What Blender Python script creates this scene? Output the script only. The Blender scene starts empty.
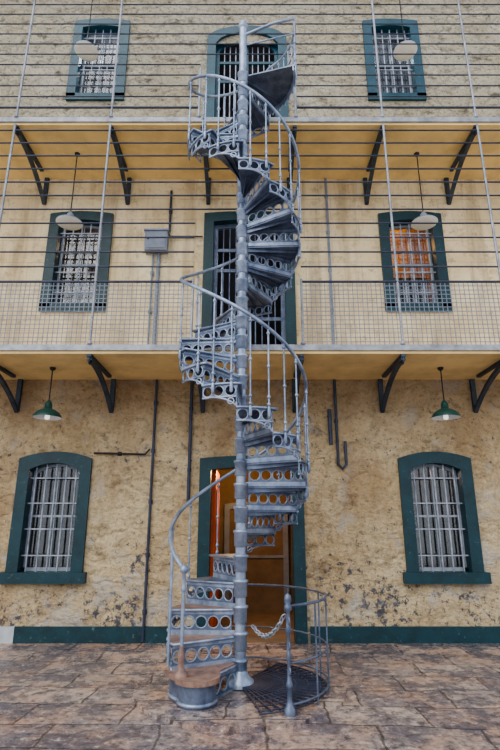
import bpy, math, random
from mathutils import Vector
random.seed(4)
S=bpy.context.scene
pi=math.pi
try:
    S.view_settings.view_transform='AgX'; S.view_settings.look='AgX - Medium High Contrast'
except Exception as e: print(e)
# ------------------------------------------------------------ node helpers
class NT:
    def __init__(s,name):
        s.m=bpy.data.materials.new(name); s.m.use_nodes=True
        s.t=s.m.node_tree; s.b=s.t.nodes['Principled BSDF']
        s.tc=s.t.nodes.new('ShaderNodeTexCoord')
    def n(s,typ,**k):
        nd=s.t.nodes.new(typ)
        for a,v in k.items():
            if a in nd.inputs.keys(): s.set(nd.inputs[a],v)
            else: setattr(nd,a,v)
        return nd
    def set(s,inp,v):
        if isinstance(v,bpy.types.NodeSocket): s.t.links.new(v,inp)
        elif isinstance(v,tuple) and len(v)==3 and inp.type=='RGBA': inp.default_value=(*v,1)
        else: inp.default_value=v
    def math(s,op,a,b=0.0,clamp=False):
        nd=s.t.nodes.new('ShaderNodeMath'); nd.operation=op; nd.use_clamp=clamp
        s.set(nd.inputs[0],a); s.set(nd.inputs[1],b); return nd.outputs[0]
    def mapping(s,scale=(1,1,1),loc=(0,0,0),rot=(0,0,0),src=None):
        nd=s.t.nodes.new('ShaderNodeMapping')
        s.set(nd.inputs['Vector'],src or s.tc.outputs['Object'])
        nd.inputs['Scale'].default_value=scale; nd.inputs['Location'].default_value=loc; nd.inputs['Rotation'].default_value=rot
        return nd.outputs[0]
    def noise(s,vec,scale,detail=6,rough=0.6,col=False):
        nd=s.t.nodes.new('ShaderNodeTexNoise'); s.set(nd.inputs['Vector'],vec)
        nd.inputs['Scale'].default_value=scale; nd.inputs['Detail'].default_value=detail; nd.inputs['Roughness'].default_value=rough
        return nd.outputs['Color'] if col else nd.outputs['Fac']
    def ramp(s,fac,stops):
        nd=s.t.nodes.new('ShaderNodeValToRGB'); s.set(nd.inputs[0],fac)
        e=nd.color_ramp.elements
        while len(e)<len(stops): e.new(0.5)
        for i,(p,c) in enumerate(stops):
            e[i].position=p; e[i].color=(c,c,c,1) if not isinstance(c,tuple) else (c[0],c[1],c[2],1)
        return nd.outputs[0]
    def mix(s,f,a,b,mode='MIX'):
        nd=s.t.nodes.new('ShaderNodeMix'); nd.data_type='RGBA'; nd.blend_type=mode
        s.set(nd.inputs[0],f)
        for i,v in ((6,a),(7,b)):
            if isinstance(v,tuple): v=(v[0],v[1],v[2],1)
            s.set(nd.inputs[i],v)
        return nd.outputs[2]
    def bump(s,h,strength=0.6,dist=0.02):
        nd=s.t.nodes.new('ShaderNodeBump'); s.set(nd.inputs['Height'],h)
        nd.inputs['Strength'].default_value=strength; nd.inputs['Distance'].default_value=dist
        s.t.links.new(nd.outputs[0],s.b.inputs['Normal'])
    def warp(s,vec,scale,amt):
        n=s.noise(vec,scale,3,0.5,True)
        a=s.n('ShaderNodeVectorMath',operation='SUBTRACT'); s.set(a.inputs[0],n); a.inputs[1].default_value=(.5,.5,.5)
        b=s.n('ShaderNodeVectorMath',operation='SCALE'); s.set(b.inputs[0],a.outputs[0]); b.inputs['Scale'].default_value=amt
        c=s.n('ShaderNodeVectorMath',operation='ADD'); s.set(c.inputs[0],vec); s.set(c.inputs[1],b.outputs[0])
        return c.outputs[0]
    def voro(s,vec,scale,feature='DISTANCE_TO_EDGE'):
        vo=s.n('ShaderNodeTexVoronoi',feature=feature); s.set(vo.inputs['Vector'],vec); vo.inputs['Scale'].default_value=scale
        return vo
def rgb(r,g,b):
    f=lambda c:(c/255/12.92) if c/255<=.04045 else ((c/255+.055)/1.055)**2.4
    return (f(r),f(g),f(b))
def metal_mat(name,col,col2,rough=.45,metallic=.3,scale=6,bump=.15):
    m=NT(name); v=m.mapping()
    f=m.ramp(m.noise(v,scale,8,.65),[(.35,0.0),(.65,1.0)])
    m.set(m.b.inputs['Base Color'],m.mix(f,col,col2))
    m.b.inputs['Roughness'].default_value=rough; m.b.inputs['Metallic'].default_value=metallic
    m.bump(m.noise(v,60,4,.6),bump,.004)
    return m.m
# ------------------------------------------------------------ materials
def brick(m,vec,w,h,mortar,smooth=.3,c1=(0,0,0,1),c2=(1,1,1,1),offset=.5):
    b=m.n('ShaderNodeTexBrick'); m.set(b.inputs['Vector'],vec)
    b.inputs['Scale'].default_value=1; b.inputs['Brick Width'].default_value=w; b.inputs['Row Height'].default_value=h
    b.inputs['Mortar Size'].default_value=mortar; b.inputs['Mortar Smooth'].default_value=smooth
    b.inputs['Color1'].default_value=c1; b.inputs['Color2'].default_value=c2; b.offset=offset; b.inputs['Bias'].default_value=0
    return b
def stone_wall(name,ca,cb,dark,vscale,aniso,warp,edgew,bumpd,noise_w,lowpeel=False,hollow_dark=.5,edge_w=.5,edge_col=.35,n1s=3.2):
    m=NT(name); v=m.mapping()
    w=m.warp(v,1.6,warp)
    ws=m.mapping(scale=(aniso,1,1.25),src=w)
    vd=m.voro(ws,vscale); edge=m.ramp(vd.outputs['Distance'],[(0,0.0),(edgew,1.0)])
    vc=m.voro(ws,vscale,'F1'); cell=m.n('ShaderNodeSeparateColor'); m.set(cell.inputs[0],vc.outputs['Color'])
    n1=m.noise(m.mapping(scale=(.75,1,1.2)),n1s,9,.68)
    n2=m.noise(v,16,9,.78)
    h=m.math('ADD',m.math('MULTIPLY',edge,edge_w),m.math('ADD',m.math('MULTIPLY',n1,noise_w),m.math('MULTIPLY',n2,noise_w*.35)))
    h=m.math('ADD',h,m.math('MULTIPLY',cell.outputs[0],.4*edge_w))
    m.bump(h,1.0,bumpd)
    base=m.mix(m.ramp(m.noise(v,1.1,6,.65),[(.35,0.0),(.65,1.0)]),ca,cb)
    base=m.mix(m.math('MULTIPLY',cell.outputs[1],.16),base,dark)
    base=m.mix(m.math('MULTIPLY',m.ramp(edge,[(0,1.0),(.7,0.0)]),edge_col),base,dark)
    base=m.mix(m.math('MULTIPLY',m.ramp(n1,[(.33,1.0),(.46,0.0)]),hollow_dark),base,dark)  # darker tone where the bump noise runs low, coarse then fine
    base=m.mix(m.math('MULTIPLY',m.ramp(n2,[(.36,1.0),(.47,0.0)]),hollow_dark*.9),base,dark)
    base=m.mix(m.math('MULTIPLY',m.ramp(n2,[(.54,0.0),(.66,1.0)]),.55),base,rgb(252,242,218))
    pit=m.ramp(m.noise(v,34,5,.75),[(.60,0.0),(.66,1.0)])
    base=m.mix(m.math('MULTIPLY',pit,.55),base,tuple(c*.35 for c in dark))
    if lowpeel:
        sep=m.n('ShaderNodeSeparateXYZ'); m.set(sep.inputs[0],v)
        low=m.ramp(m.math('DIVIDE',sep.outputs[2],3.0),[(.0,1.0),(.45,0.0)])
        big=m.noise(m.mapping(loc=(3,0,5)),1.0,4,.6)
        pe=m.ramp(m.math('ADD',m.math('ADD',m.noise(v,9,10,.8),m.math('MULTIPLY',low,.10)),m.math('MULTIPLY',m.math('SUBTRACT',big,.5),.35)),[(.61,0.0),(.635,1.0)])
        base=m.mix(m.math('MULTIPLY',pe,.9),base,rgb(76,84,104))
        pale=m.ramp(m.math('ADD',m.noise(m.mapping(loc=(7,3,1)),2.2,9,.7),m.math('MULTIPLY',low,.10)),[(.56,0.0),(.66,1.0)])
        base=m.mix(m.math('MULTIPLY',pale,.6),base,rgb(216,212,206))
        st=m.ramp(m.noise(m.mapping(scale=(1,1,.35),loc=(1,3,3)),1.3,5,.6),[(.50,0.0),(.66,1.0)])
        base=m.mix(m.math('MULTIPLY',st,.5),base,rgb(164,126,88))
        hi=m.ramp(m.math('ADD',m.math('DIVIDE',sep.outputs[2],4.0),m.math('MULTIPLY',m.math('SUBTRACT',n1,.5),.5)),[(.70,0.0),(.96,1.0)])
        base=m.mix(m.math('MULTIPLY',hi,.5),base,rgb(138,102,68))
    m.set(m.b.inputs['Base Color'],base); m.b.inputs['Roughness'].default_value=.78
    return m.m
def wall_mid():
    m=NT('painted_ashlar_stone'); v=m.mapping()
    v2=m.mapping(rot=(-pi/2,0,0)); w=m.warp(v2,1.5,.07)
    b=brick(m,w,.95,.42,.010,.8)
    n1=m.noise(v,4,9,.66); n2=m.noise(v,24,6,.7)
    h=m.math('ADD',m.math('MULTIPLY',m.math('SUBTRACT',1.0,b.outputs['Fac']),.25),m.math('ADD',m.math('MULTIPLY',n1,1.0),m.math('MULTIPLY',n2,.3)))
    m.bump(h,.9,.03)
    base=m.mix(m.ramp(m.noise(v,1.4,5,.6),[(.35,0.0),(.65,1.0)]),rgb(246,230,192),rgb(228,206,162))
    base=m.mix(m.math('MULTIPLY',b.outputs['Fac'],.22),base,rgb(160,138,108))
    base=m.mix(m.math('MULTIPLY',m.ramp(m.noise(v,7,9,.78),[(.55,0.0),(.64,1.0)]),.5),base,rgb(146,126,100))
    base=m.mix(m.math('MULTIPLY',m.ramp(n1,[(.35,1.0),(.48,0.0)]),.4),base,rgb(166,140,106))
    st=m.ramp(m.noise(m.mapping(scale=(1.4,1,.16),loc=(5,3,3)),2.0,7,.68),[(.48,0.0),(.64,1.0)])
    base=m.mix(m.math('MULTIPLY',st,.5),base,rgb(148,124,92))
    m.set(m.b.inputs['Base Color'],base); m.b.inputs['Roughness'].default_value=.75
    return m.m
def paving():
    m=NT('stone_flags'); v=m.mapping(rot=(0,0,.03)); w=m.warp(v,.8,.26); w=m.warp(w,6,.04)
    b=brick(m,w,.86,.48,.013,.6); b.offset=.42
    n1=m.noise(v,1.5,9,.7); n2=m.noise(v,12,9,.8); n3=m.noise(m.mapping(loc=(4,4,0)),2.2,9,.75)
    c=m.mix(b.outputs['Color'],rgb(188,170,156),rgb(112,106,112))
    c=m.mix(m.ramp(n1,[(.44,0.0),(.60,.65)]),c,rgb(190,150,122))
    c=m.mix(m.ramp(n3,[(.47,0.0),(.56,.8)]),c,rgb(98,92,102))
    c=m.mix(m.math('MULTIPLY',m.ramp(n2,[(.40,1.0),(.50,0.0)]),.8),c,rgb(66,58,60))
    c=m.mix(m.math('MULTIPLY',m.ramp(n2,[(.55,0.0),(.65,1.0)]),.75),c,rgb(226,214,202))
    c=m.mix(m.math('MULTIPLY',b.outputs['Fac'],.8),c,rgb(62,56,56))
    m.set(m.b.inputs['Base Color'],c)
    m.set(m.b.inputs['Roughness'],m.ramp(n3,[(.44,.5),(.54,.08)]))
    h=m.math('ADD',m.math('MULTIPLY',m.math('SUBTRACT',1.0,b.outputs['Fac']),.7),m.math('ADD',m.math('MULTIPLY',n2,.4),m.math('MULTIPLY',n3,.5)))
    m.bump(h,.6,.024)
    return m.m
def plain(name,col,rough=.6,var=.12,scale=5,bump=.1,metallic=0):
    m=NT(name); v=m.mapping()
    d=tuple(max(c*(1-var*3),0) for c in col)
    m.set(m.b.inputs['Base Color'],m.mix(m.ramp(m.noise(v,scale,8,.65),[(.4,0.0),(.7,1.0)]),col,d))
    m.b.inputs['Roughness'].default_value=rough; m.b.inputs['Metallic'].default_value=metallic
    if bump: m.bump(m.noise(v,35,4,.6),bump,.01)
    return m.m
M={}
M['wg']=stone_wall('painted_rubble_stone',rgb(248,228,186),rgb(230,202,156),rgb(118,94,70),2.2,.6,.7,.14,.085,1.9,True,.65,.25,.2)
M['wm']=wall_mid()
M['wt']=stone_wall('quarry_faced_stone',rgb(252,244,222),rgb(232,220,190),rgb(104,90,72),1.9,.85,.8,.10,.13,2.4,False,.85,.3,.3,4.4)
M['pave']=paving()
M['soffit']=plain('yellow_limewash_soffit',rgb(250,220,158),.7,.1,1.8,.15)
def teal(name,c):
    m=NT(name); v=m.mapping()
    base=m.mix(m.ramp(m.noise(v,5,8,.65),[(.4,0.0),(.7,1.0)]),c,tuple(q*.55 for q in c))
    base=m.mix(m.math('MULTIPLY',m.ramp(m.noise(v,14,9,.75),[(.60,0.0),(.66,1.0)]),.6),base,rgb(110,132,136))
    m.set(m.b.inputs['Base Color'],base); m.b.inputs['Roughness'].default_value=.4; m.bump(m.noise(v,25,6,.7),.4,.012); return m.m
M['teal']=teal('dark_teal_paint',rgb(18,62,72))
M['teal2']=teal('teal_paint',rgb(28,80,98))
M['iron']=metal_mat('blue_grey_cast_iron',rgb(170,182,202),rgb(112,126,150),.32,.4)
M['iron_d']=metal_mat('dark_blue_iron',rgb(122,134,156),rgb(80,90,112),.38,.4)
M['rail']=metal_mat('grey_railing_iron',rgb(72,78,98),rgb(50,56,74),.45,.3)
M['galv']=metal_mat('galvanised_wire',rgb(172,176,184),rgb(128,132,142),.5,.3)
M['brk']=metal_mat('bracket_iron',rgb(72,84,98),rgb(50,60,72),.5,.3)
M['rust']=metal_mat('worn_rusty_tread',rgb(166,134,116),rgb(118,96,90),.5,.1,9,.4)
M['white']=plain('white_sash_paint',rgb(166,176,188),.5,.1,8,.1)
M['bar']=metal_mat('grey_window_bars',rgb(184,192,204),rgb(128,136,150),.45,.2)
M['green']=plain('green_enamel',rgb(34,78,72),.35,.05,3,0)
M['enam']=plain('white_enamel',rgb(228,232,235),.3,.02,3,0)
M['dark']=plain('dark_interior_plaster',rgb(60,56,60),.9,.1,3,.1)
M['ochre']=plain('ochre_glow_plaster',rgb(176,140,90),.8,.1,2,.2)  # warm orange glow of one window room put into its wall colour
M['orange']=plain('orange_door_wood',rgb(214,92,28),.5,.12,3,.2)
M['passage']=plain('brown_passage_wall',rgb(132,112,88),.8,.12,3,.2)
M['box']=plain('grey_box_paint',rgb(136,146,164),.5,.1,6,.1)
M['wht_patch']=plain('whitewash_band',rgb(190,196,200),.7,.1,7,.3)
M['blackrub']=plain('black_cable',rgb(40,40,44),.6,.05,5,0)
def glass():
    m=bpy.data.materials.new('window_glass'); m.use_nodes=True; t=m.node_tree; t.nodes.remove(t.nodes['Principled BSDF'])
    o=t.nodes['Material Output']; a=t.nodes.new('ShaderNodeBsdfTransparent'); a.inputs[0].default_value=(.8,.85,.88,1)
    g=t.nodes.new('ShaderNodeBsdfGlossy'); g.inputs['Roughness'].default_value=.08
    x=t.nodes.new('ShaderNodeMixShader'); x.inputs[0].default_value=.10
    t.links.new(a.outputs[0],x.inputs[1]); t.links.new(g.outputs[0],x.inputs[2]); t.links.new(x.outputs[0],o.inputs[0]); return m
M['glass']=glass()
def emis(name,col,st):
    m=bpy.data.materials.new(name); m.use_nodes=True; b=m.node_tree.nodes['Principled BSDF']
    b.inputs['Base Color'].default_value=(*col,1); b.inputs['Emission Color'].default_value=(*col,1); b.inputs['Emission Strength'].default_value=st; return m
M['bulb']=emis('lamp_bulb',(1,.97,.9),.8)
# ------------------------------------------------------------ mesh builder
class MB:
    def __init__(s): s.v=[];s.f=[];s.mi=[];s.sm=[];s.mats=[]
    def mat(s,k):
        if k not in s.mats: s.mats.append(k)
        return s.mats.index(k)
    def add(s,vs,fs,k,smooth=False):
        o=len(s.v); s.v+= [tuple(p) for p in vs]; i=s.mat(k)
        for f in fs: s.f.append([o+a for a in f]); s.mi.append(i); s.sm.append(smooth)
    def box(s,x0,x1,y0,y1,z0,z1,k):
        v=[(x0,y0,z0),(x1,y0,z0),(x1,y1,z0),(x0,y1,z0),(x0,y0,z1),(x1,y0,z1),(x1,y1,z1),(x0,y1,z1)]
        s.add(v,[(0,3,2,1),(4,5,6,7),(0,1,5,4),(1,2,6,5),(2,3,7,6),(3,0,4,7)],k)
    def tube(s,pts,r,k,n=8,closed=False,smooth=True):
        pts=[Vector(p) for p in pts]; N=len(pts); rs=r if isinstance(r,(list,tuple)) else [r]*N
        vs=[];prev=None
        for i,p in enumerate(pts):
            if closed: t=pts[(i+1)%N]-pts[i-1]
            else: t=pts[min(i+1,N-1)]-pts[max(i-1,0)]
            t.normalize()
            if prev is None:
                a=Vector((0,0,1)) if abs(t.z)<.9 else Vector((1,0,0))
                u=t.cross(a).normalized()
            else:
                u=(prev-t*prev.dot(t))
                u=u.normalized() if u.length>1e-6 else t.orthogonal().normalized()
            prev=u; w=t.cross(u)
            for j in range(n):
                a=2*pi*j/n; vs.append(p+(u*math.cos(a)+w*math.sin(a))*rs[i])
        fs=[]
        for i in range(N if closed else N-1):
            for j in range(n):
                a=i*n+j;b=i*n+(j+1)%n;c=((i+1)%N)*n+(j+1)%n;d=((i+1)%N)*n+j
                fs.append((a,b,c,d))
        s.add(vs,fs,k,smooth)
        if not closed:
            s.add(vs[:n],[tuple(range(n))[::-1]],k); s.add(vs[-n:],[tuple(range(n))],k)
    def cyl(s,p0,p1,r,k,n=8): s.tube([p0,p1],r,k,n)
    def lathe(s,c,prof,k,n=16):
        vs=[];cx,cy,cz=c
        for (r,z) in prof:
            for j in range(n):
                a=2*pi*j/n; vs.append((cx+r*math.cos(a),cy+r*math.sin(a),cz+z))
        fs=[(i*n+j,i*n+(j+1)%n,(i+1)*n+(j+1)%n,(i+1)*n+j) for i in range(len(prof)-1) for j in range(n)]
        s.add(vs,fs,k,True)
    def ring(s,c,R,r,k,ax=Vector((0,1,0)),n=18,m=6):
        ax=Vector(ax).normalized(); u=ax.orthogonal().normalized(); w=ax.cross(u)
        s.tube([Vector(c)+u*R*math.cos(2*pi*i/n)+w*R*math.sin(2*pi*i/n) for i in range(n)],r,k,m,True)
    def prism(s,outline,fn,t0,t1,k):
        n=len(outline); vs=[fn(a,b,t0) for a,b in outline]+[fn(a,b,t1) for a,b in outline]
        fs=[tuple(range(n))[::-1],tuple(range(n,2*n))]+[(i,(i+1)%n,n+(i+1)%n,n+i) for i in range(n)]
        s.add(vs,fs,k)
    def strip(s,outer,inner,fn,t0,t1,k,closed=False):
        n=len(outer); vs=[fn(a,b,t) for t in (t0,t1) for a,b in outer]+[fn(a,b,t) for t in (t0,t1) for a,b in inner]
        fs=[]
        rng=n if closed else n-1
        for i in range(rng):
            j=(i+1)%n
            fs+=[(i,j,2*n+j,2*n+i),(n+j,n+i,3*n+i,3*n+j),(i,n+i,n+j,j),(2*n+j,3*n+j,3*n+i,2*n+i)]
        if not closed:
            fs+=[(0,2*n,3*n,n),(n-1,2*n-1,4*n-1,3*n-1)]
        s.add(vs,fs,k)
    def pierced(s,fn,u0,u1,v0,v1,cells,t,k,hr=.8,lip=None):
        du=(u1-u0)/cells; hv=(v1-v0)/2; vc=(v0+v1)/2; R=min(du,2*hv)/2*hr
        for c in range(cells):
            uc=u0+du*(c+.5); O=[];I=[]
            for q in range(16):
                a=2*pi*q/16; ca,sa=math.cos(a),math.sin(a); mm=max(abs(ca),abs(sa))
                O.append((uc+ca/mm*du/2,vc+sa/mm*hv)); I.append((uc+ca*R,vc+sa*R))
            s.strip(O,I,fn,-t/2,t/2,k,True)
            if lip:
                s.tube([fn(uc+R*1.04*math.cos(2*pi*q/16),vc+R*1.04*math.sin(2*pi*q/16),0) for q in range(16)],t*.85,lip,6,True)
    def obj(s,name,parent=None,loc=None):
        me=bpy.data.meshes.new(name); me.from_pydata(s.v,[],s.f)
        for k in s.mats: me.materials.append(M[k])
        me.polygons.foreach_set('material_index',s.mi); me.polygons.foreach_set('use_smooth',s.sm)
        me.update()
        import bmesh
        bm=bmesh.new(); bm.from_mesh(me); bmesh.ops.recalc_face_normals(bm,faces=bm.faces); bm.to_mesh(me); bm.free()
        o=bpy.data.objects.new(name,me); S.collection.objects.link(o)
        if parent: o.parent=parent
        return o
def empty(name):
    o=bpy.data.objects.new(name,None); S.collection.objects.link(o); o.empty_display_size=.2; return o
# ------------------------------------------------------------ dimensions
WY=7.76; BY=6.46; F1=3.89; F2=7.65; SL=.10
AX,AY=-.10,5.70
WX=[-2.95,2.80]
wins=[]
for x in WX: wins+= [(x,.80,2.64,0),(x,4.99,6.86,1),(x,9.33,11.3,2)]
doors=[(.02,0.0,2.58,0),(-.02,F1,6.86,1),(-.06,F2,11.12,2)]
HW=.55;BD=.17;DHW=.78;DBD=.17
holes=[]
for x,z0,z1,k in wins: holes.append((x-.45,x+.45,z0+.09,z1-.13))
for x,z0,z1,k in doors: holes.append((x-DHW+.09,x+DHW-.09,z0,z1-(.13 if k<2 else .40)))
w=MB()
xs=sorted(set([-7.5,7.5]+[h[0] for h in holes]+[h[1] for h in holes]))
zs=sorted(set([0,3.8,7.56,13]+[h[2] for h in holes]+[h[3] for h in holes]))
for i in range(len(xs)-1):
    for j in range(len(zs)-1):
        cx=(xs[i]+xs[i+1])/2; cz=(zs[j]+zs[j+1])/2
        if any(h[0]<cx<h[1] and h[2]<cz<h[3] for h in holes): continue
        k='wg' if cz<3.8 else ('wm' if cz<7.56 else 'wt')
        w.add([(xs[i],WY,zs[j]),(xs[i+1],WY,zs[j]),(xs[i+1],WY,zs[j+1]),(xs[i],WY,zs[j+1])],[(0,1,2,3)],k)
w.obj('wall_back')
b=MB(); b.add([(-12,-6,0),(12,-6,0),(12,WY+4,0),(-12,WY+4,0)],[(0,1,2,3)],'pave'); b.obj('floor')
b=MB()
for a,c in ((-3.28,-.80),(.84,7.5)): b.box(a,c,WY-.03,WY,0,.21,'teal')
b.box(-7.5,-3.28,WY-.03,WY,0,.21,'wht_patch'); b.obj('baseboard_back')
# ------------------------------------------------------------ windows and doors
FN=lambda a,b_,t:(a,t,b_)
def arch(cx,hw,z0,z1,rise,n=12):
    p=[(cx-hw,z0)]
    for i in range(n+1):
        u=-1+2*i/n; p.append((cx+hw*u,z1-rise+rise*math.sqrt(max(0,1-(u*.98)**2)) if rise>.15 else z1-rise+rise*(1-u*u)))
    p.append((cx+hw,z0)); return p
def room(m,cx,hw,z0,z1,d,k,kf=None):
    y0=WY+.02;y1=WY+d
    V=[(cx-hw,y0,z0),(cx+hw,y0,z0),(cx+hw,y1,z0),(cx-hw,y1,z0),(cx-hw,y0,z1),(cx+hw,y0,z1),(cx+hw,y1,z1),(cx-hw,y1,z1)]
    m.add(V,[(0,1,2,3),(4,7,6,5),(0,3,7,4),(1,5,6,2),(3,2,6,7)],k)
def light(name,loc,e,col,r=.05,parent=None):
    l=bpy.data.lights.new(name,'POINT'); l.energy=e; l.color=col; l.shadow_soft_size=r
    o=bpy.data.objects.new(name,l); o.location=loc; S.collection.objects.link(o)
    if parent: o.parent=parent
    return o
for i,(x,z0,z1,kind) in enumerate(wins):
    E=empty('window_%d'%(i+1)); tk='teal' if kind<2 else 'teal2'
    m=MB(); rise=.10 if kind==0 else .05
    m.strip(arch(x,HW,z0+.05,z1,rise),arch(x,HW-BD,z0+.05,z1-BD,rise),FN,WY-.05,WY+.22,tk)
    m.box(x-HW-.06 if kind==0 else x-HW,x+HW+.06 if kind==0 else x+HW,WY-.10 if kind==0 else WY-.05,WY+.22,z0-.03,z0+.12,tk)
    m.obj('frame',E)
    m=MB(); zi0=z0+.12; zi1=z1-BD; iw=HW-BD
    m.strip(arch(x,iw,zi0,zi1,rise),arch(x,iw-.04,zi0,zi1-.04,rise),FN,WY+.14,WY+.20,'white')
    m.box(x-iw,x+iw,WY+.14,WY+.20,zi0,zi0+.05,'white')
    zm=(zi0+zi1)/2
    m.box(x-iw,x+iw,WY+.13,WY+.19,zm-.016,zm+.016,'white')
    m.box(x-.008,x+.008,WY+.15,WY+.18,zi0,zi1-.03,'white')
    m.obj('sash',E)
    m=MB(); m.box(x-iw,x+iw,WY+.162,WY+.166,zi0,zi1-.02,'glass'); m.obj('glass_pane',E)
    m=MB()
    nb=5
    for q in range(nb):
        xx=x-iw+2*iw*(q+.5)/nb; m.cyl((xx,WY+.05,zi0-.01),(xx,WY+.05,zi1-.01),.013,'bar',6)
    for q in range(4):
        zz=zi0+(zi1-zi0)*(q+.6)/4.2; m.box(x-iw-.01,x+iw+.01,WY+.035,WY+.065,zz-.009,zz+.009,'bar')
    m.obj('iron_bars',E)
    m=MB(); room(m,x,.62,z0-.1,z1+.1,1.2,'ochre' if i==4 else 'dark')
    if i==4: m.box(x-.5,x+.5,WY+.8,WY+.9,z0-.1,z0+1.0,'dark')
    m.obj('room_recess',E)
    en,col={0:(4,(1,.7,.6)),1:(9,(1,.6,.35)),4:(16,(1,.46,.12)),2:(40,(1,.97,.95)),5:(18,(1,.97,.95))}.get(i,(8,(1,.6,.45)))
    light('room_light',(x+(.1 if i<3 else -.1),WY+.75,z1-.25),en,col,.05,E)
for i,(x,z0,z1,kind) in enumerate(doors):
    E=empty('door_%d'%(i+1)); tk='teal' if kind<2 else 'teal2'
    m=MB(); rise=.04 if kind<2 else .34
    rb=rise
    m.strip(arch(x,DHW,z0,z1,rise),arch(x,DHW-DBD,z0,z1-DBD,rise),FN,WY-.05,WY+.22,tk)
    m.obj('frame',E)
    iw=DHW-DBD; zi1=z1-DBD
    if kind==0:
        m=MB(); room(m,x,1.1,z0+.002,z1+.3,2.6,'passage'); m.obj('hall',E)
        m=MB()
        m.box(x-iw+.0,x-iw+.06,WY+.22,WY+1.2,.03,zi1,'orange')
        for a in (.3,1.3):
            m.box(x-iw+.06,x-iw+.075,WY+.34,WY+.66,a,a+.8,'orange'); m.box(x-iw+.06,x-iw+.075,WY+.76,WY+1.08,a,a+.8,'orange')
        m.obj('leaf',E)
        m=MB()
        m.strip(arch(x+.1,.62,0,2.0,.05),arch(x+.1,.52,0,1.9,.05),FN,WY+2.5,WY+2.59,'box')
        m.box(x-.42,x+.62,WY+2.56,WY+2.59,0,1.9,'passage'); m.box(x-.42,x+.62,WY+2.53,WY+2.56,.95,1.0,'box'); m.obj('inner_doorway',E)
        light('hall_light',(x-.15,WY+1.0,2.45),55,(1,.6,.26),.1,E)
    else:
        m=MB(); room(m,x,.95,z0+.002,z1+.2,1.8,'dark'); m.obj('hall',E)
        m=MB(); bk='iron_d' if kind==1 else 'teal2'
        m.strip(arch(x,iw,z0,zi1,rb),arch(x,iw-.07,z0,zi1-.07,rb),FN,WY+.08,WY+.14,bk)
        m.box(x-.03,x+.03,WY+.08,WY+.14,z0+.02,zi1-.03,bk)
        for q in (.03,.34,.66,.80):
            zz=z0+(zi1-z0)*q; m.box(x-iw,x+iw,WY+.085,WY+.135,zz,zz+.06,bk)
        for q in range(11):
            xx=x-iw+2*iw*(q+.5)/11; m.cyl((xx,WY+.11,z0+.02),(xx,WY+.11,zi1-(.02 if kind==1 else .22)),.014,'iron_d' if kind==1 else 'bar',6)
        m.obj('barred_gate',E)
        light('hall_light',(x,WY+1.1,z1-.4),8,(.8,.88,1) ,.1,E)
# ------------------------------------------------------------ balconies
BX=[-5.1,-3.65,-2.17,-.74,.70,2.07,3.53,5.0]
def balcony(zf,zb,mesh_h,spacing,top,gap,gap_top):
    E=empty('balcony')
    m=MB(); m.box(-7.5,7.5,BY,WY+.0,zf-SL,zf,'soffit'); m.obj('slab',E)
    m=MB(); m.box(-7.5,7.5,BY-.03,BY,zf-SL+.04,zf+.02,'galv'); m.obj('edge_beam',E)
    m=MB()
    for x in BX:
        zt=zf-SL; L=WY-BY; H=.46
        m2=lambda a,b_,t:(x+t,BY+a,zt+b_)
        a=[(.02+(L-.04)*q/14,-.03-(H)*(q/14)**2.0) for q in range(15)]
        bnd=[(p[0],p[1]-.055) for p in a]
        m.strip(a,bnd,m2,-.03,.03,'brk')
        m.strip([(0,0),(L*.8,0)],[(0,-.04),(L*.8,-.04)],m2,-.03,.03,'brk')
        m.strip([(L-.05,0),(L-.05,-H-.06)],[(L,0),(L,-H-.06)],m2,-.035,.035,'brk')
        m.ring((x,BY+.06,zt-.075),.05,.014,'brk',(1,0,0),12)
    m.obj('brackets',E)
    m=MB()
    yb=BY-.015
    px=[p for p in BX if abs(p)>1]+[gap[0],gap[1]]
    rr=.013 if mesh_h>.5 else .011
    for x in px:
        hi=zf+1.0 if abs(x)<1 else top
        m.cyl((x,yb,zf),(x,yb,hi),.019 if abs(x)>1 else .02,'galv',6)
        m.lathe((x,yb,zf+.02),[(0,0),(.035,0),(.035,.03),(.016,.05)],'galv',8)
    z=zf+mesh_h; k=0
    while z<top:
        if z>gap_top: m.cyl((-7.5,yb,z),(7.5,yb,z),rr,'rail',5)
        else:
            r=.019 if k==0 else rr
            m.cyl((-7.5,yb,z),(gap[0],yb,z),r,'rail',5); m.cyl((gap[1],yb,z),(7.5,yb,z),r,'rail',5)
        z+=spacing;k+=1
    m.obj('cage_railings',E)
    if mesh_h>.5:
        m=MB()
        for a,c in ((-7.5,gap[0]),(gap[1],7.5)):
            x=a
            while x<c: m.box(x-.004,x+.004,yb-.004,yb+.004,zf,zf+mesh_h,'box'); x+=.065
            for q in range(15):
                zz=zf+mesh_h*q/15; m.box(a,c,yb-.004,yb+.004,zz-.004,zz+.004,'box')
        m.obj('wire_mesh',E)
    return E
balcony(F1,0,.96,.235,F2-SL,(-.80,.72),5.9)
balcony(F2,0,.22,.215,11.6,(-.80,.72),8.85)
m=MB(); m.box(-7.5,7.5,WY-.5,WY+.5,12.4,12.6,'soffit'); m.obj('roof_eave')
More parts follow.
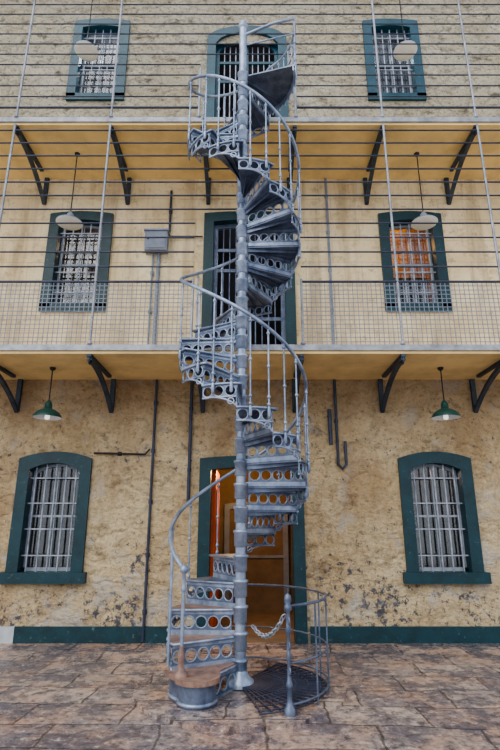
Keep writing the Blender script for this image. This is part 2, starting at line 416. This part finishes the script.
# ------------------------------------------------------------ pendant lamps
def lamp(x,z,ztop,kind):
    m=MB(); c=(x,7.1,z); mt='green' if kind==0 else 'enam'
    if kind==0:
        m.lathe(c,[(.20,0),(.195,.02),(.16,.075),(.10,.115),(.055,.13),(.05,.2),(.03,.24),(.012,.26)],mt,24)
        m.lathe(c,[(.198,.0),(.19,.012),(.155,.065),(.09,.1),(0,.11)],'enam',24)
        m.lathe((x,7.1,z-.0),[(0,-.03),(.03,-.02),(.036,0),(.03,.04),(.02,.09)],'bulb',12)
    else:
        m.lathe(c,[(.21,0),(.208,.012),(.16,.05),(.06,.08),(.05,.16),(.02,.2),(.01,.2)],'box',24)
        m.lathe(c,[(.209,0),(.2,-.012),(.12,-.03),(0,-.038)],'enam',24)
    m.cyl((x,7.1,z+.2),(x,7.1,ztop),.009,'blackrub',6)
    m.lathe((x,7.1,ztop),[(.045,0),(.04,-.03),(.01,-.05)],'blackrub',10)
    m.obj('pendant_lamp')
for x in (-2.9,2.80):
    lamp(x,3.04,F1-SL,0); lamp(x,6.22,F2-SL,1)
for x in (-2.95,2.80): lamp(x,9.76,12.4,1)
# ------------------------------------------------------------ services on wall
m=MB(); x,z=-1.60,6.22
m.box(x-.19,x+.19,WY-.17,WY,z-.19,z+.17,'box'); m.box(x-.21,x+.21,WY-.19,WY,z+.17,z+.20,'box')
m.box(x-.165,x+.165,WY-.182,WY-.17,z-.16,z+.14,'box'); m.lathe((x-.13,WY-.185,z),[(0,0),(.015,0),(.015,.03),(0,.03)],'brk',8)
m.obj('electrical_box')
def pipe(name,pts,r=.018,k='rail'):
    m=MB(); m.tube(pts,r,k,8)
    for a,b_ in zip(pts[:-1],pts[1:]):
        a=Vector(a);b_=Vector(b_);L=(b_-a).length;n=int(L/.7)
        for q in range(n):
            p=a.lerp(b_,(q+.5)/n); m.box(p.x-.03,p.x+.03,WY-.03,WY-.001,p.z-.03,p.z+.03,k)
    m.obj(name)
Y=WY-.035
pipe('conduit_pipe',[(-1.48,Y,.02),(-1.48,Y,F1-SL-.01)],.02,'rail')
pipe('conduit_pipe',[(-1.56,Y,F1+.01),(-1.56,Y,6.02)],.03,'box')
pipe('conduit_pipe',[(-1.66,Y,F1+.01),(-1.66,Y,6.02)],.015,'box')
pipe('conduit_pipe',[(-2.38,Y,2.62),(-1.6,Y,2.6),(-1.53,Y,2.68)],.014,'blackrub')
pipe('conduit_pipe',[(-.92,Y,1.9),(-.92,Y,F1-SL-.01)],.025)
pipe('conduit_pipe',[(1.34,Y,3.78),(1.34,Y,2.45),(1.40,Y,2.38),(1.46,Y,2.45),(1.46,Y,2.8)],.022)
pipe('conduit_pipe',[(1.24,Y,3.3),(1.24,Y,2.75)],.03)
pipe('conduit_pipe',[(1.36,Y,F1+.01),(1.36,Y,F2-SL-.01)],.022,'box')
pipe('conduit_pipe',[(-1.4,Y,7.28),(-1.4,Y,6.44)],.02)
pipe('conduit_pipe',[(-1.38,Y,6.36),(-.82,Y,6.36)],.014)
# ------------------------------------------------------------ spiral staircase
ST=empty('spiral_staircase')
R=.72; RISE=.2483; PH0=-57; NS=31; SW=72
def P(phi,r,h):
    a=math.radians(phi); return (AX-r*math.cos(a),AY+r*math.sin(a),h)
m=MB(); PT=8.62
m.cyl((AX,AY,.04),(AX,AY,PT),.055,'iron',16)
m.lathe((AX,AY,.04),[(.14,0),(.14,.05),(.09,.09),(.07,.14),(.055,.16)],'iron',20)
for i in range(NS):
    h=RISE*(i+1)
    m.lathe((AX,AY,h),[(.055,-.14),(.070,-.13),(.070,.0),(.082,.01),(.082,.03),(.055,.04)],'iron',18)
m.lathe((AX,AY,PT),[(.055,-.06),(.075,-.04),(.075,-.01),(.05,.01),(.06,.04),(.045,.07),(0,.09)],'iron',16)
m.obj('central_pole',ST)
tr=MB(); ri=MB(); sg=MB(); ba=MB()
T=.022
RB=R+.03
def bal(a,hb,ht,thick=.010):
    p=P(a,RB,0); m=ba
    m.cyl((p[0],p[1],hb),(p[0],p[1],ht),thick,'iron',7)
    for zz in (hb+.02,hb+.10,ht-.06,hb+(ht-hb)*.5):
        m.lathe((p[0],p[1],zz),[(thick,-.02),(thick*2,-.008),(thick*2,.008),(thick,.02)],'iron',8)
    m.lathe((p[0],p[1],hb-.1),[(0,-.02),(.018,0),(.018,.08),(.012,.1)],'iron',8)
for i in range(NS):
    h=RISE*(i+1); a0=PH0+30*i; a1=a0+30
    if i==NS-1: a1=a0+SW
    k='rust' if i<3 else 'iron_d'
    n=8 if i<NS-1 else 24
    outer=[(a0-4+(a1-a0+4)*q/n,R+.015) for q in range(n+1)]
    inner=[(a0-4+(a1-a0+4)*q/n,.06) for q in range(n+1)]
    tr.strip(outer,inner,lambda a,r,t:P(a,r,t),h-T,h,k)
    rim=[P(a,R+.012,h-.012) for a,_ in outer]
    tr.tube([P(a0-4,.08,h-.012)]+rim,.014,'iron',6)
    for q in (.33,.67):
        aa=a0+(min(a1,a0+30)-a0)*q
        tr.strip([(.07,h-T),(R,h-T)],[(.07,h-T-.05),(R,h-T-.018)],lambda r,z,t,aa=aa:(lambda p:(p[0]+t*math.sin(math.radians(aa)),p[1]+t*math.cos(math.radians(aa)),p[2]))(P(aa,r,z)),-.004,.004,'iron_d')
    def rf(u,v,t,a0=a0):
        p=P(a0,u,v); a=math.radians(a0); return (p[0]+t*math.sin(a),p[1]+t*math.cos(a),p[2])
    zb=h-RISE
    ri.pierced(rf,.09,R,zb+.045,h-.055,5,.010,'iron_d',.88,'iron')
    ri.strip([(.06,h-T),(R,h-T)],[(.06,h-.055),(R,h-.055)],rf,-.008,.008,'iron')
    ri.strip([(.06,zb+.045),(R,zb+.045)],[(.06,zb),(R,zb)],rf,-.008,.008,'iron')
    aa1=min(a1,a0+30) if i<NS-1 else a1
    def sf(u,v,t): return P(u,R+t,v)
    if i<NS-1:
        def sf2(u,v,t,a0=a0): return P(a0+math.degrees(u/R),R+t,v)
        sg.pierced(sf2,0,math.radians(30)*R,h-.148,h-.022,3,.010,'iron_d',.86,'iron')
        pts=[]
        for q in range(13):
            t=q/12; pts.append(P(a0+24*(1-t)**1.2,R,h-.145-(RISE-.145)*t**2))
        sg.tube(pts,.012,'iron',6)
        sg.ring(P(a0+4.5,R,h-.195),.032,.009,'iron',Vector((math.cos(math.radians(a0)),-math.sin(math.radians(a0)),0)),12)
        sg.tube([P(a0+30*q/6,R,h-.148) for q in range(7)],.011,'iron',6)
    else:
        sg.strip([(a0+(a1-a0)*q/20,h-.02) for q in range(21)],[(a0+(a1-a0)*q/20,h-.10) for q in range(21)],sf,-.007,.007,'iron')
    if i<NS-1 and i>0: bal(a0+4,h,RISE*((a0+4-PH0)/30)+1.07)
    if i<NS-1 and i>0 and i%12 in (6,7,9,10,11): bal(a0+19,h,RISE*((a0+19-PH0)/30)+1.07)
tr.obj('treads',ST); ri.obj('pierced_risers',ST); sg.obj('outer_string',ST)
aend=PH0+30*(NS-1)
htop=RISE*NS
RT=RISE*(NS-1)+1.08
for q in range(8): bal(aend+4+q*9.4,htop,RT)
ba.obj('balusters',ST)
m=MB()
pts=[]; a=PH0+12
while a<aend: pts.append(P(a,RB,RISE*((a-PH0)/30)+1.07)); a+=5
for q in range(15): pts.append(P(aend+q*SW/14,RB,RT))
pts.append(P(aend+SW,R*.6,RT)); pts.append(P(aend+SW,.05,RT-.08))
m.tube(pts,.021,'iron',10)
m.tube([P(aend+q*SW/14,RB,htop+.55) for q in range(15)]+[P(aend+SW,.05,htop+.55)],.011,'iron',8)
m.obj('handrail',ST)
m=MB(); p=P(PH0+12,RB,0)
m.cyl((p[0],p[1],.25),(p[0],p[1],1.17),.018,'iron',10)
m.lathe((p[0],p[1],.25),[(.07,0),(.07,.03),(.035,.06),(.026,.14),(.038,.17),(.026,.20),(.018,.26)],'rust',14)
m.lathe((p[0],p[1],1.17),[(.018,-.2),(.03,-.18),(.018,-.15),(.018,-.04),(.04,-.02),(.04,.02),(0,.05)],'iron',12)
p2=P(PH0+32,RB,0)
m.cyl((p2[0],p2[1],.3),(p2[0],p2[1],1.3),.014,'iron',10)
m.obj('newel_post',ST)
m=MB()
c=[(AX+1.04*math.cos(2*pi*q/48),AY+1.04*math.sin(2*pi*q/48)) for q in range(48)]
m.prism(c,lambda a,b_,t:(a,b_,t),0,.03,'pave'); m.obj('base_plinth',ST)
m=MB()
def outline(off):
    o=[]
    r0=.10
    a_in1=PH0+30
    o.append(P(a_in1,r0,0)[:2])
    for q in range(7): o.append(P(a_in1-(a_in1-(PH0+14))*q/6,R+.04+off,0)[:2])
    cx,cy,_=P(PH0+4,R-.09,0); ang0=math.atan2(P(PH0+14,R+.04,0)[1]-cy,P(PH0+14,R+.04,0)[0]-cx)
    for q in range(1,12):
        a=ang0+(pi*1.05)*q/12; o.append((cx+(.19+off)*math.cos(a),cy+(.19+off)*math.sin(a)))
    o.append(P(PH0-5,.40,0)[:2]); o.append(P(PH0-4,r0,0)[:2])
    return o
m.prism(outline(.02),lambda a,b_,t:(a,b_,t),RISE-.03,RISE+.012,'rust')
cx,cy,_=P(PH0+4,R-.09,0)
dr=[(q_[0],q_[1]) for q_ in outline(-.02)][1:19]
inn=[((a-cx)*.93+cx,(b_-cy)*.93+cy) for a,b_ in dr]
m.strip(dr,inn,lambda a,b_,t:(a,b_,t),.03,RISE-.03,'iron_d')
m.tube([(a,b_,.06) for a,b_ in dr],.018,'iron',6)
m.obj('curtail_step',ST)
# ------------------------------------------------------------ guard rail and floor grate
G=empty('guard_rail')
m=MB(); RG=.88; hr=.88
m.tube([P(238-q*7,RG,hr) for q in range(24)],.014,'iron_d',8)
m.tube([P(238-q*7,RG,.42) for q in range(24)],.009,'iron_d',8)
m.tube([P(238-q*7,RG,.10) for q in range(24)],.010,'iron_d',8)
for q in (1.0,2.1,3.4,5,6.6):
    p=P(238-q*22,RG,0); m.cyl((p[0],p[1],.03),(p[0],p[1],hr),.009,'iron_d',7)
m.obj('rails',G)
m=MB(); p=P(240,RG,0)
m.lathe((p[0],p[1],.03),[(.05,0),(.05,.04),(.03,.07),(.022,.12),(.022,.2),(.036,.22),(.022,.25),(.016,.3),(.016,.42),(.03,.44),(.016,.47),(.016,.62),(.034,.65),(.022,.68),(.018,.8),(.036,.82),(.036,.85),(.022,.87),(.036,.90),(.026,.94),(0,.96)],'iron_d',14)
for zz in (.36,.56,.76): m.ring((p[0],p[1],zz),.034,.008,'iron_d',(1,.3,0),12)
m.obj('newel',G)
m=MB()
for q in range(22):
    a=120+q*6.5; m.strip([(.1,.07),(RG-.03,.07)],[(.1,.05),(RG-.03,.05)],lambda r,z,t,a=a:(lambda p:(p[0]+t*math.sin(math.radians(a)),p[1]+t*math.cos(math.radians(a)),p[2]))(P(a,r,z)),-.006,.006,'rail')
for r in (.2,.32,.44,.56,.68,.8,.86): m.tube([P(118+q*7,r,.06) for q in range(21)],.008,'rail',5)
m.obj('floor_grate',G)
m=MB(); A=Vector((AX+.13,AY-.10,.60)); B=Vector(P(240,RG-.06,.80)); n=17
for q in range(n):
    t=(q+.5)/n; c=A.lerp(B,t); c.z-=.13*4*t*(1-t)
    t2=t+.02; d=A.lerp(B,t2); d.z-=.13*4*t2*(1-t2); d=(d-c).normalized()
    u=Vector((0,0,1)) if q%2 else d.cross(Vector((0,0,1)))
    u=(u-d*u.dot(d)).normalized()
    m.tube([c+d*.038*math.cos(2*pi*j/10)+u*.02*math.sin(2*pi*j/10) for j in range(10)],.0075,'galv',5,True)
m.obj('chain',G)
# ------------------------------------------------------------ camera, light
cam=bpy.data.cameras.new('camera'); co=bpy.data.objects.new('camera',cam); S.collection.objects.link(co)
co.location=(0,0,1.6); co.rotation_euler=(math.radians(90+16.3),0,0)
cam.sensor_fit='VERTICAL'; cam.sensor_height=24; cam.lens=505/750*24
S.camera=co
W=bpy.data.worlds.new('overcast_sky'); S.world=W; W.use_nodes=True
t=W.node_tree; bg=t.nodes['Background']
tc=t.nodes.new('ShaderNodeTexCoord'); sp=t.nodes.new('ShaderNodeSeparateXYZ'); t.links.new(tc.outputs['Generated'],sp.inputs[0])
rp=t.nodes.new('ShaderNodeValToRGB'); t.links.new(sp.outputs[2],rp.inputs[0])
rp.color_ramp.elements[0].color=(.85,.88,.94,1); rp.color_ramp.elements[1].color=(.60,.76,1,1)
t.links.new(rp.outputs[0],bg.inputs[0]); bg.inputs[1].default_value=1.2
sun=bpy.data.lights.new('sun','SUN'); sun.energy=2.1; sun.angle=math.radians(60); sun.color=(1,.92,.81)
so=bpy.data.objects.new('sun',sun); S.collection.objects.link(so); so.rotation_euler=(math.radians(46),0,math.radians(-32))
